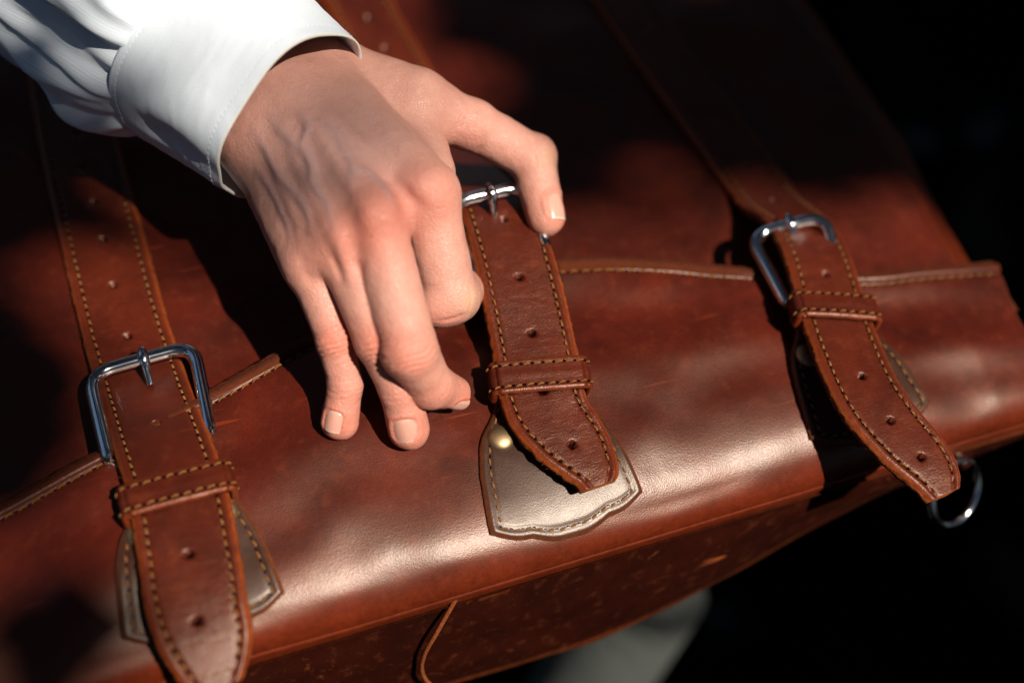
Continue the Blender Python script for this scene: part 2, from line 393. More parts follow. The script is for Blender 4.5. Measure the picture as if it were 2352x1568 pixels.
# --- straps
def strap(name, ctrl, hw0, tip_len, tip_hw, holes, parent, thick=4.3, label=None, tip=True):
    ctrl = [tuple(q)+(0,)*(4-len(q)) for q in ctrl]
    ss, P = spline(ctrl, ds=.65); n = len(ss); L = ss[-1]
    rl = np.radians(P[:, 3])[:, None]; P = P[:, :3]
    T = unit(np.gradient(P, axis=0)); S = unit(np.cross(np.array([0, 0, 1.]), T)); N = np.cross(T, S)
    S, N = S*np.cos(rl)-N*np.sin(rl), N*np.cos(rl)+S*np.sin(rl)
    e = np.clip((ss-(L-tip_len*1.55))/(tip_len*1.55), 0, 1); e2_ = np.clip((ss-(L-tip_len*.85))/(tip_len*.85), 0, 1)
    hwl = hw0-(hw0-tip_hw)*(e**1.6); hwr = hw0-(hw0-tip_hw)*(e2_**2.); hw = hwl
    mtop = 47; t = np.linspace(-1, 1, mtop); t = np.sign(t)*(1-(1-np.abs(t))**1.15)
    X = np.where(t[None] < 0, t[None]*hwl[:, None], t[None]*hwr[:, None]); din = np.where(t[None] < 0, hwl[:, None], hwr[:, None])-np.abs(X)
    h = .35*(1-t[None]**2)+0*X
    h = h-1.0*np.clip(1-din/1.3, 0, 1)**2+.42*np.exp(-((din-2.1)/.9)**2)-.45*np.exp(-((din-4.3)/.65)**2)
    h = h-.9*np.exp(-((din-4.3)/.6)**2)*stitch_pits(ss)[:, None]
    h = h+.05*vnoise(np.stack([X, np.repeat(ss[:, None], mtop, 1)*2.2], -1), 4, 11)+.18*vnoise(np.stack([X, np.repeat(ss[:, None], mtop, 1)], -1), 14, 12)
    mi_h = np.zeros((n, mtop), bool)
    qv = P-CAM; qw = -(qv@B_); pu = 1176+FPX*(qv@R_)/qw; pv = 784-FPX*(qv@U_)/qw
    holes = [float(ss[np.argmin(np.hypot(pu-a_, pv-b_))]) for a_, b_ in holes]      # measured hole positions along the strap
    for hs in holes:
        rr = np.hypot(ss[:, None]-hs, X+.2*math.sin(hs))
        h = h-3.2*sstep(2.0, 1.4, rr)-.25*np.exp(-(rr/3.)**2)
        mi_h |= rr < 1.95
    top = P[:, None]+S[:, None]*X[..., None]+N[:, None]*h[..., None]
    wear = np.clip(.8*np.exp(-(din/.9)**2)+.12*np.exp(-(din/4.)**2), 0, 1)
    def side(sg):
        out = []
        for dx, dz in ((.25, -1.5), (.45, -2.3), (.25, -thick+.35), (-.4, -thick)):
            q = np.stack([ss*1., np.full(n, dz*3)], -1)
            fr = .32*vnoise(q, 1.5, 21+sg)+.35*np.maximum(vnoise(q, 3.1, 25+sg)-.25, 0)*2+.15*vnoise(q, 9, 31+sg)
            if dz == -thick: fr = fr*.4
            out.append(P+S*(sg*((hwr if sg > 0 else hwl)+dx+fr))[:, None]+N*dz)
        return np.stack(out, 1)
    rs, ls = side(1), side(-1)
    bt = np.linspace(.9, -.9, 9)
    bot = P[:, None]+S[:, None]*np.where(bt[None] > 0, bt[None]*hwr[:, None], bt[None]*hwl[:, None])[..., None]-N[:, None]*thick
    A = np.concatenate([top, rs, bot, ls[:, ::-1]], 1); nc = A.shape[1]
    W = np.concatenate([wear, np.ones((n, nc-mtop))], 1)
    f = grid_faces(n, nc, cv=True)
    mi = np.ones((n-1, nc), int); mi[:, :mtop-1] = 0
    mi[:, :mtop-1][mi_h[:-1, :-1] & mi_h[1:, 1:]] = 2
    V = A.reshape(-1, 3)
    fl = [tuple(q) for q in f]; mi = list(mi.ravel())
    for base, rev in ((0, False), ((n-1)*nc, True)):
        # end cap: top row zipped to the underside row
        loop = [base+i for i in range(nc)]
        c = len(V); V = np.vstack([V, A[0 if base == 0 else -1].mean(0)+T[0 if base == 0 else -1]*(.0 if base == 0 else .8)]); W = np.vstack([W.reshape(-1, 1), [[1.]]])
        for i in range(nc):
            a, b2 = loop[i], loop[(i+1) % nc]
            fl.append((c, a, b2) if not rev else (c, b2, a)); mi.append(1)
    o = mesh(name, V, fl, [M['strap'], M['edge'], M['hole']], parent, midx=mi, attrs={'wear': W.ravel()})
    if label: o['label'] = label
    # loose fibres along the cut edges
    kf = int(L*2.2); fi = rng.integers(0, n, kf); sg_ = rng.choice([-1, 1], kf)
    st_ = P[fi]+S[fi]*(sg_*(np.where(sg_ > 0, hwr[fi], hwl[fi])+.2))[:, None]-N[fi]*rng.uniform(.9, thick-.2, kf)[:, None]
    di = unit(S[fi]*sg_[:, None]+.7*rng.normal(size=(kf, 3)))*rng.gamma(2., .38, kf)[:, None]; wd_ = unit(np.cross(di, rng.normal(size=(kf, 3))))*.14; w2 = unit(np.cross(di, wd_))*.14
    fv = np.stack([st_-wd_, st_+wd_, st_+w2, st_+di], 1).reshape(-1, 3); fb = np.arange(kf)[:, None]*4
    tag(mesh('frayed_fibre', fv, np.vstack([fb+np.array([0, 1, 3]), fb+np.array([1, 2, 3]), fb+np.array([2, 0, 3])]), M['edge'], o), kind='stuff')
    # stitch runs: left, right and across the end
    endi = int(np.searchsorted(ss, L-4.6)) if tip else n
    for sg in (-1, 1):
        xo = sg*((hwr if sg > 0 else hwl)-4.3)
        pts = P+S*xo[:, None]-N*.15
        stitches('stitching', pts[:endi], N[:endi], o)
    if tip:
        k = endi-1; wv = np.linspace(-(hwl[k]-5.4), hwr[k]-5.4, 30)
        stitches('stitching', P[k]+S[k]*wv[:, None]-N[k]*.1, np.repeat(N[k][None], 30, 0), o)
    def fr(s, x=0., h=0.):
        i = int(np.clip(np.searchsorted(ss, s), 0, n-1)); return P[i]+S[i]*x+N[i]*h, T[i], S[i], N[i]
    return o, ss, P, fr
def s_at_y(ss, P, y): return float(ss[np.argmin(np.abs(P[:, 1]-y))])

def ring_band(name, cen, T, S, N, hx, h0, h1, wid, thick, parent):
    """keeper: a leather band wrapped round the strap; wid runs along T"""
    r = 3.2; pts = []
    def arc(cx, cz, a0, a1):
        for a in np.linspace(a0, a1, 7): pts.append((cx+r*math.cos(a), cz+r*math.sin(a)))
    for xx in np.linspace(-hx+r, hx-r, 24): pts.append((xx, h1+.9*(1-(xx/hx)**2)))
    arc(hx-r, h1-r, math.pi/2, 0); arc(hx-r, h0+r, 0, -math.pi/2)
    for xx in np.linspace(hx-r, -hx+r, 10): pts.append((xx, h0))
    arc(-hx+r, h0+r, -math.pi/2, -math.pi); arc(-hx+r, h1-r, math.pi, math.pi/2)
    p = np.array(pts); d = unit(np.roll(p, -1, 0)-np.roll(p, 1, 0)); nn = np.stack([-d[:, 1], d[:, 0]], 1)
    # profile across the band: outer face, rounded edges, inner face
    ws = np.r_[np.linspace(-wid/2, wid/2, 19)]
    prof = [(x, .12*math.cos(x)-.55*max(0, 1-(wid/2-abs(x))/1.)**2-.22*math.exp(-((wid/2-abs(x)-2.6)/.5)**2)) for x in ws]
    prof += [(wid/2+.25, -1.1), (wid/2+.1, -thick)]+[(x, -thick) for x in np.linspace(wid/2*.8, -wid/2*.8, 5)]+[(-wid/2-.1, -thick), (-wid/2-.25, -1.1)]
    prof = np.array(prof); npf = len(prof)
    V = np.zeros((len(p), npf, 3)); W = np.zeros((len(p), npf))
    for j, (a, b) in enumerate(prof):
        ed = .25*vnoise(np.stack([np.arange(len(p))*1., np.full(len(p), j*1.)], -1), 2.2, 44) if j >= 19 else 0
        q = p+nn*(b)
        V[:, j] = cen+S*q[:, :1]+N*q[:, 1:]+T*(a+ed*np.sign(a))[..., None] if not np.isscalar(ed) else cen+S*q[:, :1]+N*q[:, 1:]+T*a
        W[:, j] = 1 if j >= 19 else .5*math.exp(-((wid/2-abs(a))/.8)**2)
    mi = np.zeros((len(p), npf), int); W[:, 18:] = .35
    o = mesh(name, V.reshape(-1, 3), grid_faces(len(p), npf, cu=True, cv=True), [M['strap'], M['edge']], parent, midx=mi.ravel(), attrs={'wear': W})
    top = np.r_[np.arange(len(p)-11, len(p)), np.arange(0, 36)]
    for a in (-wid/2+2.6, wid/2-2.6):
        q = p[top]+nn[top]*-.1
        stitches('stitching', cen+S*q[:, :1]+N*q[:, 1:]+T*a, S*nn[top][:, :1]+N*nn[top][:, 1:], o)
    return o

def buckle(bl, tl, tr, br, parent, nprong, prong_h, rad=2.9, corner=11., end_in=5.):
    """U-shaped chrome frame through four corner points (bottom-left, top-left, top-right, bottom-right)"""
    bl, tl, tr, br = (np.array(q, float) for q in (bl, tl, tr, br))
    def rounded(a, b, c, r):
        d1 = unit(a-b); d2 = unit(c-b); p0 = b+d1*r; p1 = b+d2*r
        return [p0*(1-t)**2+2*b*t*(1-t)+p1*t*t for t in np.linspace(0, 1, 14)]
    path = [bl]+[bl+(tl-bl)*t for t in np.linspace(.06, .6, 8)]+rounded(bl, tl, tr, corner)
    q0, q1 = path[-1], tr+unit(tl-tr)*corner
    path += [q0+(q1-q0)*t for t in np.linspace(.1, .9, 10)]+rounded(tl, tr, br, corner)+[br+(tr-br)*t for t in np.linspace(.6, .06, 8)]+[br]
    path = np.array(path)
    up = unit(np.cross(tr-tl, tl-bl))
    sg = np.linspace(0, 1, len(path)); path = path+up*(1.1*np.sin(np.pi*sg))[:, None]
    rads = np.full(len(path), rad); rads[0] = rads[-1] = rad*.72; 
    v, f = tube(path, rads, 18, up)
    o = mesh('buckle', v, f, M['chrome'], parent)
    # rolled lower corners and the pin that carries the prong
    vv, ff = tube(np.array([bl+unit(tl-bl)*1.5-up*.5, bl+(br-bl)*.10-up*4.5, bl+(br-bl)*.5-up*6.5, bl+(br-bl)*.90-up*4.5, br+unit(tr-br)*1.5-up*.5]), 1.7, 14, up)
    mesh('pin', vv, ff, M['chrome'], o)
    # prong: lies over the top bar and dips through a hole of the strap
    cbar = path[len(path)//2]; down = unit((bl+br)/2-(tl+tr)/2)
    x = nprong
    pts = np.array([cbar-down*3.3+up*2.2+x, cbar-down*1.6+up*3.6+x, cbar+up*3.9+x, cbar+down*2.4+up*3.3+x, cbar+down*5.2+up*1.2+x, cbar+down*8+up*(-1.4)+x, cbar+down*11+up*(-4.6)+x])
    _, pth = spline(pts, n=26)
    rd = np.interp(np.linspace(0, 1, 26), [0, .12, .3, .48, .55, 1], [1.2, 2.0, 2.5, 2.3, 1.9, 1.55])
    vv, ff = tube(pth, rd, 14, up)
    mesh('prong', vv, ff, M['chrome'], o)
    return o

def patch(name, x0, y0, parent, rot=0., bottom=-107., label=None, wsc=1.):
    """shield-shaped leather patch lying on the pocket, with two rivets at its top corners"""
    nu, nv = 61, 61; u = np.linspace(-1, 1, nu); v = np.linspace(0, 1, nv)
    def hwid(v): return np.interp(v, [0, .12, .3, .55, .85, 1.], [13, 17, 26, 30.5, 33, 34])*wsc
    def yb(u): a = np.abs(u); return bottom+8.5*sstep(.12, 1., a)-2.2*np.sin(np.pi*np.clip((a-.5)/.5, 0, 1))
    def loc(u, v):
        hx = sum(hwid(np.clip(v+d, 0, 1)) for d in (-.06, -.03, 0, .03, .06))/5
        y = y0+v*(yb(u)-y0); x = x0+u*hx+rot*(y-y0)
        return x, y
    def surf(u, v, h):
        x, y = loc(u, v); y2 = np.maximum(y, -107.2); e = .6
        z = pocket_z(x, y2)
        nx = -(pocket_z(x+e, y2)-pocket_z(x-e, y2))/(2*e); ny = -(pocket_z(x, y2+e)-pocket_z(x, np.maximum(y2-e, -107.5)))/(2*e)
        n = unit(np.stack([nx, ny, np.ones_like(nx)], -1))
        return np.stack([x, y2, z], -1)+n*np.asarray(h)[..., None], n
    UU, VVv = np.meshgrid(u, v, indexing='ij')
    x, y = loc(UU, VVv)
    hx = np.abs(loc(np.ones_like(VVv), VVv)[0]-loc(-np.ones_like(VVv), VVv)[0])/2
    din = np.minimum((1-np.abs(UU))*hx, (1-VVv)*60.)
    h = 2.5-.9*np.clip(1-din/1.2, 0, 1)**2+.25*np.exp(-((din-1.7)/.8)**2)-.35*np.exp(-((din-3.8)/.6)**2)
    Pp, n = surf(UU, VVv, h)
    W = np.clip(.8*np.exp(-(din/.9)**2), 0, 1)
    vts = [Pp.reshape(-1, 3)]; ws = [W.ravel()]
    # skirt round the outline
    idx = np.arange(nu*nv).reshape(nu, nv)
    loop = np.r_[idx[:, 0], idx[-1, 1:], idx[-2::-1, -1], idx[0, -2:0:-1]]
    nl = len(loop); cen = Pp.mean((0, 1)); off = nu*nv
    nf = n.reshape(-1, 3)[loop]; base = Pp.reshape(-1, 3)[loop]; out = base-cen; out = unit(out-nf*(out*nf).sum(-1, keepdims=True))
    fr = .25*vnoise(np.stack([np.arange(nl)*1., np.zeros(nl)], -1), 1.7, 3)
    f = [grid_faces(nu, nv)]
    for k, (o_, d_) in enumerate(((.35+fr*.6, -.8), (.3+fr, -1.9), (-.1, -3.2))):
        vts.append(base+out*np.reshape(np.broadcast_to(o_, nl), (-1, 1))+nf*d_); ws.append(np.ones(nl))
    V = np.vstack(vts); rows = [loop]+[off+nl*k+np.arange(nl) for k in range(3)]
    mi = [0]*((nu-1)*(nv-1))
    for a, b in zip(rows[:-1], rows[1:]):
        f.append(np.stack([a, b, np.roll(b, -1), np.roll(a, -1)], 1)); mi += [1]*nl
    o = mesh(name, V, np.vstack(f), [M['patch'], M['edge']], parent, midx=mi, attrs={'wear': np.concatenate(ws)})
    if label: o['label'] = label
    # stitching parallel to the outline
    seq = [(-1, t) for t in np.linspace(.06, 1, 60)]+[(t, 1) for t in np.linspace(-1, 1, 60)]+[(1, t) for t in np.linspace(1, .06, 60)]
    q = np.array(seq); hx1 = 29.
    uu = np.clip(q[:, 0], -1+3.8/hx1, 1-3.8/hx1); v2 = np.clip(q[:, 1], 0, 1-3.6/60)
    ps, ns = surf(uu, v2, np.full(len(uu), 2.2)); stitches('stitching', ps, ns, o, 3.3, 1.6)
    for sg in (-1, 1):
        pr, nr = surf(np.array([sg*.68]), np.array([.31]), np.array([2.3])); rivet(pr[0], nr[0], o)
    return o
def rivet(p, n, parent, r=5.8):
    n = n/np.linalg.norm(n); a = unit(np.cross(n, [0, 1, 0])); b = np.cross(n, a)
    prof = [(r*1.0, -.6), (r*1.02, .1), (r*.97, .7), (r*.86, 1.5), (r*.66, 2.15), (r*.4, 2.6), (r*.15, 2.78), (.01, 2.8)]
    th = np.linspace(0, 2*np.pi, 32, endpoint=False)
    V = np.array([[p+a*rr*math.cos(t)+b*rr*math.sin(t)+n*hh for t in th] for rr, hh in prof])
    return mesh('rivet', V.reshape(-1, 3), grid_faces(len(prof), 32, cv=True), M['brass'], parent)

def assemble(ctrl, holes, bk, keeper_y, keeper_h, px, py, prot, pb, prx, labels, tip_hw=7.5, ph=0., hw=18., tip_len=30., wsc=.9):
    patch('shield_patch', px, py, bag, prot, pb, labels[2], wsc)
    o, ss, P, fr = strap('strap', ctrl, hw, tip_len, tip_hw, holes, bag, label=labels[0])
    ks = s_at_y(ss, P, keeper_y); c, T, S, N = fr(ks)
    k = ring_band('keeper', c, T, S, N, hw+3.8, -7.5, 3.4, 15, 2.6, bag)
    b = buckle(*bk, bag, np.array([prx, 0, 0]), ph)
    b['label'] = labels[1]
    return fr, ss, P
# left strap
Lc = [(-166, 430, 3), (-166, 250, 3), (-167, 170, 4), (-166, 100, 4), (-165, 55, 5), (-163.5, 28, 8), (-162, 5, 15), (-160, -22, 24), (-158.5, -48, 29), (-160, -80, 29.5), (-162, -103, 26.5), (-161, -125, 19)]
assemble(Lc, [(165, 310), (187, 388), (212, 467), (235, 549), (265, 655), (296, 771), (360, 972), (436, 1272), (470, 1423)], [at(252, 1062, 20), at(205, 862, 15), at(446, 795, 15), at(486, 1000, 20)], -47, 0, -159.5, -40, .0, -102, 0.,
         ('left strap with its holes and double stitching', 'chrome buckle of the left strap', None), tip_hw=9., tip_len=26., hw=18.3)
# middle strap, lifted between thumb and fingers
Mc = [(-9, 300, 3), (-6, 245, 4), (0, 170, 4), (6, 112, 10), (8.5, 80, 24), (7.5, 55, 38), (5, 32, 42), (2, 5, 39.5), (-2.5, -26, 34.5), (-7, -52, 31.5), (-4.6, -67, 29.5), (-.3, -79, 27.5), (1.8, -86, 26.3), (2.2, -92, 25.2)]
assemble(Mc, [(790, 0), (825, 54), (862, 125), (1128, 512), (1183, 640), (1215, 768), (1257, 897), (1315, 1020)], [at(1105, 690, 33), at(1030, 468, 46), at(1208, 428, 46), at(1284, 662, 34)], -41, 0, -10.5, -40, .0, -102, 0.,
         ('middle strap lifted between thumb and fingers', 'chrome buckle of the middle strap behind the fingers', None), hw=17.9, tip_hw=7.6, wsc=1.)
# right strap, arched high and hanging over the edge
Rc = [(137, 330, 3), (139, 260, 3), (143, 180, 4), (153, 68, 5), (153, 42, 8, 2), (151, 16, 22, 4), (145, -10, 31, 6), (137.5, -38, 33, 5), (131, -62, 35, 5), (126.5, -90, 37, 5), (129.5, -113, 36, 3), (134.5, -130, 34, 0), (136, -141, 32, 0)]
assemble(Rc, [(1450, 80), (1540, 190), (1620, 290), (1700, 395), (1762, 476), (1890, 630), (1969, 870), (2025, 979), (2097, 1068)], [at(1808, 702, 27), at(1722, 545, 22), at(1896, 497, 31), at(1925, 640, 20)], -45, 0, 134, -40, .0, -101.5, 0.,
         ('right strap arched up and hanging over the lower edge', 'chrome buckle of the right strap', None), hw=16.6, tip_hw=8.3)
# loose cord on the bottom panel
cp = [at(1042, 1398, -14), at(1000, 1440, -24), at(972, 1490, -38), at(966, 1528, -52), at(985, 1560, -62), at(1040, 1590, -68)]
cp = [np.array([q[0], min(q[1], YS-1-9*k/6)-2.2, q[2]]) for k, q in enumerate(cp)]
cp[0] = cp[0]+np.array([2., 5., 4.])
_, pth = spline(cp, n=50); v, f = tube(pth, .95, 10); mesh('leather_cord', v, f, M['edge'], bag)
# ring hanging at the lower right corner
c = at(2195, 1132, -30); th = np.linspace(0, 2*np.pi, 60, endpoint=False)
e1 = unit(np.array([.75, -.2, -.45])); e2 = unit(np.array([.25, .65, .75])); e2 = unit(e2-e1*(e1@e2))
cir = c+14.5*np.cos(th)[:, None]*e1+16*np.sin(th)[:, None]*e2
vv = []; nn = np.cross(e1, e2); a = np.linspace(0, 2*np.pi, 12, endpoint=False)
out = unit(cir-c)
V = cir[:, None]+1.9*(np.cos(a)[None, :, None]*out[:, None]+np.sin(a)[None, :, None]*nn)
mesh('ring', V.reshape(-1, 3), grid_faces(60, 12, True, True), M['chrome'], bag)
tb = c+16*e2*.9
v, f = tube(np.array([c+e2*13, c+e2*18+np.array([-6, 6, 0]), c+e2*20+np.array([-24, 18, 4])]), 4., 10); mesh('ring_tab', v, f, M['bottom'], bag)

# ------------------------------------------------------------------ the person's hand (one continuous skin) 
person = empty('person', at(640, 240, 60))
tag(person, 'right hand in a white striped shirt cuff gripping the middle strap', 'person')
J = dict(
    pinky=([(712, 602, 68), (770, 782, 55), (793, 885, 41), (781, 966, 29.5)], [10., 7.4, 6.9, 7.8]),
    ring=([(785, 557, 81), (868, 784, 62), (918, 893, 45), (939, 985, 30)], [11.2, 8.9, 8.0, 8.4]),
    middle=([(862, 505, 90), (940, 806, 66), (990, 884, 48), (1044, 901, 36)], [11.4, 11.1, 9.0, 6.7]),
    index=([(980, 445, 90), (1032, 680, 62), (1062, 672, 36), (1068, 610, 20)], [12.2, 11.2, 9.0, 7.5]),
    thumb=([(955, 240, 80), (1085, 288, 71), (1222, 362, 56), (1253, 499, 45)], [13.5, 11.2, 10.3, 8.7]))
FP = {k: np.array([at(*q) for q in a]) for k, (a, b) in J.items()}
FR = {k: b for k, (a, b) in J.items()}
AX = R_*.77*.93-U_*.64*.93+B_*.36; AX /= np.linalg.norm(AX)          # forearm axis, towards the hand
TOC = lambda p: unit(CAM-p)                                          # towards the eye of the beholder: the dorsal side
wr, wu, wm = at(752, 168, 86), at(588, 335, 82), at(662, 250, 90)
PALM = []
def cone(a, b, ra, rb): PALM.append((np.array(a, float), np.array(b, float), ra, rb))
for nm, st, r0 in (('index', at(735, 190, 88), 15), ('middle', at(690, 225, 92), 15.5), ('ring', at(640, 280, 89), 15), ('pinky', at(605, 335, 82), 13.5)):
    e = FP[nm][0]; cone(st, e, r0, FR[nm][0]+.6)
cone(at(770, 200, 76), FP['thumb'][0], 16, 14)                       # thenar
cone(at(620, 370, 70), at(722, 590, 62), 15, 12)                     # hypothenar
cone(at(700, 270, 72), at(850, 480, 74), 19, 14)                     # palm
cone(at(930, 270, 76), at(985, 395, 78), 13, 11)                     # web of the thumb
for q, r in ((at(735, 180, 84), 17.5), (at(660, 255, 86), 19), (at(600, 325, 80), 16.5)):
    cone(q, q-AX*95, r, r+4)
FING = {k: [(FP[k][i], FP[k][i+1], FR[k][i], FR[k][i+1]) for i in range(3)] for k in FP}
FING['thumb'].insert(0, (at(800, 190, 82), FP['thumb'][0], 15, 13.5))
def dseg(p, a, b, ra, rb):
    ba = (b-a).astype(p.dtype); pa = p-a.astype(p.dtype)
    t = np.clip(pa@ba/(ba@ba), 0, 1)
    return np.linalg.norm(pa-t[:, None]*ba, axis=1)-(ra+(rb-ra)*t)
def smin(a, b, k):
    h = np.maximum(k-np.abs(a-b), 0)/k
    return np.minimum(a, b)-h*h*k*.25
KN = {k: (.35 if k != 'thumb' else .2) for k in FP}
FING['index'].append((at(1006, 700, 61), at(1054, 684, 58.5), 9.2, 9.0))
BUMP = []                                                            # extra knuckle masses: finger, point, radius
for k in ('pinky', 'ring', 'middle', 'index'):
    for i, up, rr in ((1, 1.2, .9), (2, .6, .9)):
        if k == 'index' or (k in ('pinky', 'ring') and i == 2): continue
        a, b, c = FP[k][i-1], FP[k][i], FP[k][i+1]
        d = unit(unit(b-a)-unit(c-b)); bend = np.linalg.norm(unit(b-a)-unit(c-b))
        n = d if bend > .25 else TOC(b)
        BUMP.append((k, b+n*up*(.5 if k in ('pinky', 'ring') else 1), FR[k][i]*rr))
b_ = FP['thumb'][2]; BUMP.append(('thumb', b_+unit(unit(b_-FP['thumb'][1])-unit(FP['thumb'][3]-b_))*1.8, FR['thumb'][2]*.92))
def sdf(p):
    p = p.astype(np.float32); d = None
    for q in PALM:
        e = dseg(p, *q); d = e if d is None else smin(d, e, 9.)
    for k, rr in (('index', 7.6), ('middle', 8.0), ('ring', 7.6), ('pinky', 7.2)):   # dorsal knuckles
        c = FP[k][0]+TOC(FP[k][0])*4.6
        d = smin(d, np.linalg.norm(p-c.astype(np.float32), axis=1)-rr, 9.)
    tot = None
    for k, segs in FING.items():
        e = None
        for q in segs:
            x = dseg(p, *q); e = x if e is None else smin(e, x, 2.5)
        for kk, c, r in BUMP:
            if kk == k: e = smin(e, np.linalg.norm(p-c.astype(np.float32), axis=1)-r, 2.5)
        e = smin(d, e, 9. if k == 'thumb' else 5.)
        tot = e if tot is None else smin(tot, e, .8)
    return tot
def sgrad(p, e=.25):
    g = np.stack([sdf(p+np.eye(3)[i]*e)-sdf(p-np.eye(3)[i]*e) for i in range(3)], 1)
    return unit(g.astype(float))
def hit(u, v):
    """first point of the hand along the line of sight through (u, v)"""
    d = R_*(u-1176)/FPX+U_*(784-v)/FPX-B_; d /= np.linalg.norm(d); t = 380.
    for _ in range(90):
        q = float(sdf((CAM+d*t)[None])[0]); t += q*.9
        if abs(q) < .02: break
    return CAM+d*t
def surface_nets(h):
    allp = np.vstack([v for v in FP.values()]+[[a, b] for a, b, _, _ in PALM[:8]]+[[at(600, 325, 80)-AX*46, at(735, 180, 84)-AX*46, at(660, 255, 86)-AX*46]])
    lo = allp.min(0)-21; hi = allp.max(0)+21
    n = np.ceil((hi-lo)/h).astype(int)+1
    cs = 6; nb = -(-n//cs); n = nb*cs+1
    bc = np.stack(np.meshgrid(*[np.arange(k) for k in nb], indexing='ij'), -1).reshape(-1, 3)
    dc = sdf(lo+(bc*cs+cs/2)*h)
    F = np.full(n, 5., np.float32)
    near = np.abs(dc) < cs*h*1.35
    ins = bc[dc <= -cs*h*1.35+0]
    for b in ins: F[b[0]*cs:(b[0]+1)*cs+1, b[1]*cs:(b[1]+1)*cs+1, b[2]*cs:(b[2]+1)*cs+1] = -5
    of = np.stack(np.meshgrid(*[np.arange(cs+1)]*3, indexing='ij'), -1).reshape(-1, 3)
    nbk = bc[near]; 
    ids = (nbk[:, None]*cs+of[None]).reshape(-1, 3)
    flat = np.unique(np.ravel_multi_index(ids.T, n))
    ijk = np.stack(np.unravel_index(flat, n), 1)
    for c in range(0, len(flat), 400000):
        F.ravel()[flat[c:c+400000]] = sdf(lo+ijk[c:c+400000]*h)
    s = F < 0
    cor = [(i, j, k) for i in (0, 1) for j in (0, 1) for k in (0, 1)]
    sl_ = lambda A, c: A[c[0]:n[0]-1+c[0], c[1]:n[1]-1+c[1], c[2]:n[2]-1+c[2]]
    cnt = sum(sl_(s, c).astype(np.int8) for c in cor); mask = (cnt > 0) & (cnt < 8)
    cell = np.stack(np.nonzero(mask), 1); idx = np.full(mask.shape, -1, np.int64); idx[mask] = np.arange(len(cell))
    val = [sl_(F, c)[mask] for c in cor]; acc = np.zeros((len(cell), 3)); num = np.zeros(len(cell))
    for a in range(8):
        for b in range(a+1, 8):
            if sum(abs(x-y) for x, y in zip(cor[a], cor[b])) != 1: continue
            cr = (val[a] < 0) != (val[b] < 0); t = val[a][cr]/(val[a][cr]-val[b][cr])
            acc[cr] += np.array(cor[a])+t[:, None]*(np.array(cor[b])-np.array(cor[a])); num[cr] += 1
    V = lo+(cell+acc/num[:, None])*h
    Q = []
    for ax in range(3):
        b, c = (ax+1) % 3, (ax+2) % 3
        s0 = np.take(s, range(0, n[ax]-1), ax); s1 = np.take(s, range(1, n[ax]), ax)
        e = np.stack(np.nonzero(s0 != s1), 1)
        e = e[(e[:, b] >= 1) & (e[:, c] >= 1) & (e[:, b] < n[b]-1) & (e[:, c] < n[c]-1)]
        fl = s0[tuple(e.T)]
        def cc(db, dc_):
            q = e.copy(); q[:, b] += db; q[:, c] += dc_; return idx[tuple(q.T)]
        quad = np.stack([cc(-1, -1), cc(0, -1), cc(0, 0), cc(-1, 0)], 1)
        quad[~fl] = quad[~fl][:, ::-1]; Q.append(quad)
    Q = np.vstack(Q); Q = Q[(Q >= 0).all(1)]
    return V, Q
HV, HQ = surface_nets(.75)
for _ in range(2): HV = HV-sgrad(HV)*sdf(HV)[:, None]
HN = sgrad(HV)
# --- nail beds: centre, direction to the tip, outward normal, width, length
NAILS = []
def nail_frame(c, ax, n, wd, ln):
    n = unit(n); ax = unit(ax-n*(ax@n)); NAILS.append((c, ax, n, wd, ln))
for (u, v), ax, wd, ln in (((763, 968), unit(at(758, 1000, 25)-at(778, 905, 38)), 8.8, 9.6), ((930, 990), unit(at(934, 1030, 25)-at(912, 905, 44)), 10.8, 11.2)):
    c = hit(u, v); nail_frame(c, ax, sgrad(c[None])[0], wd, ln)
q = FP['thumb'][3]; ax = unit(FP['thumb'][3]-FP['thumb'][2]); nn = unit(R_*.80+B_*.58+U_*.1); nn = unit(nn-ax*(nn@ax))
nail_frame(q+nn*(FR['thumb'][3]+.3)-ax*2.6, ax, nn, 12.5, 13)
q = FP['middle'][3]; ax = unit(FP['middle'][3]-FP['middle'][2]); nn = unit(-U_*.9+B_*.25+R_*.1); nn = unit(nn-ax*(nn@ax))
nail_frame(q+nn*(FR['middle'][3]+.1)-ax*.5, ax, nn, 10, 10.5)
# --- relief: tendons, veins, creases and knuckle wrinkles, each laid along a line found on the skin
disp = np.zeros(len(HV)); red = np.zeros(len(HV)); blue = np.zeros(len(HV)); pale = np.zeros(len(HV))
def near_line(uv, n=60):
    pts = np.array([hit(*q) for q in uv]); _, P = spline(pts, n=n)
    d = np.full(len(HV), 1e9); ti = np.zeros(len(HV))
    box = ((HV > P.min(0)-12) & (HV < P.max(0)+12)).all(1); W = HV[box]
    dd = np.full(len(W), 1e9); tt = np.zeros(len(W))
    for i in range(len(P)):
        x = np.linalg.norm(W-P[i], axis=1); better = x < dd; dd[better] = x[better]; tt[better] = i/(len(P)-1)
    d[box] = dd; ti[box] = tt
    return d, ti
def ridge(uv, amp, wid, bl=0., rd=0., fade=True):
    global disp, blue, red
    d, t = near_line(uv); g = np.exp(-(d/wid)**2)*(np.sin(np.pi*np.clip(t, .04, .96))**.5 if fade else 1)
    disp += amp*g; blue += bl*g; red += rd*g
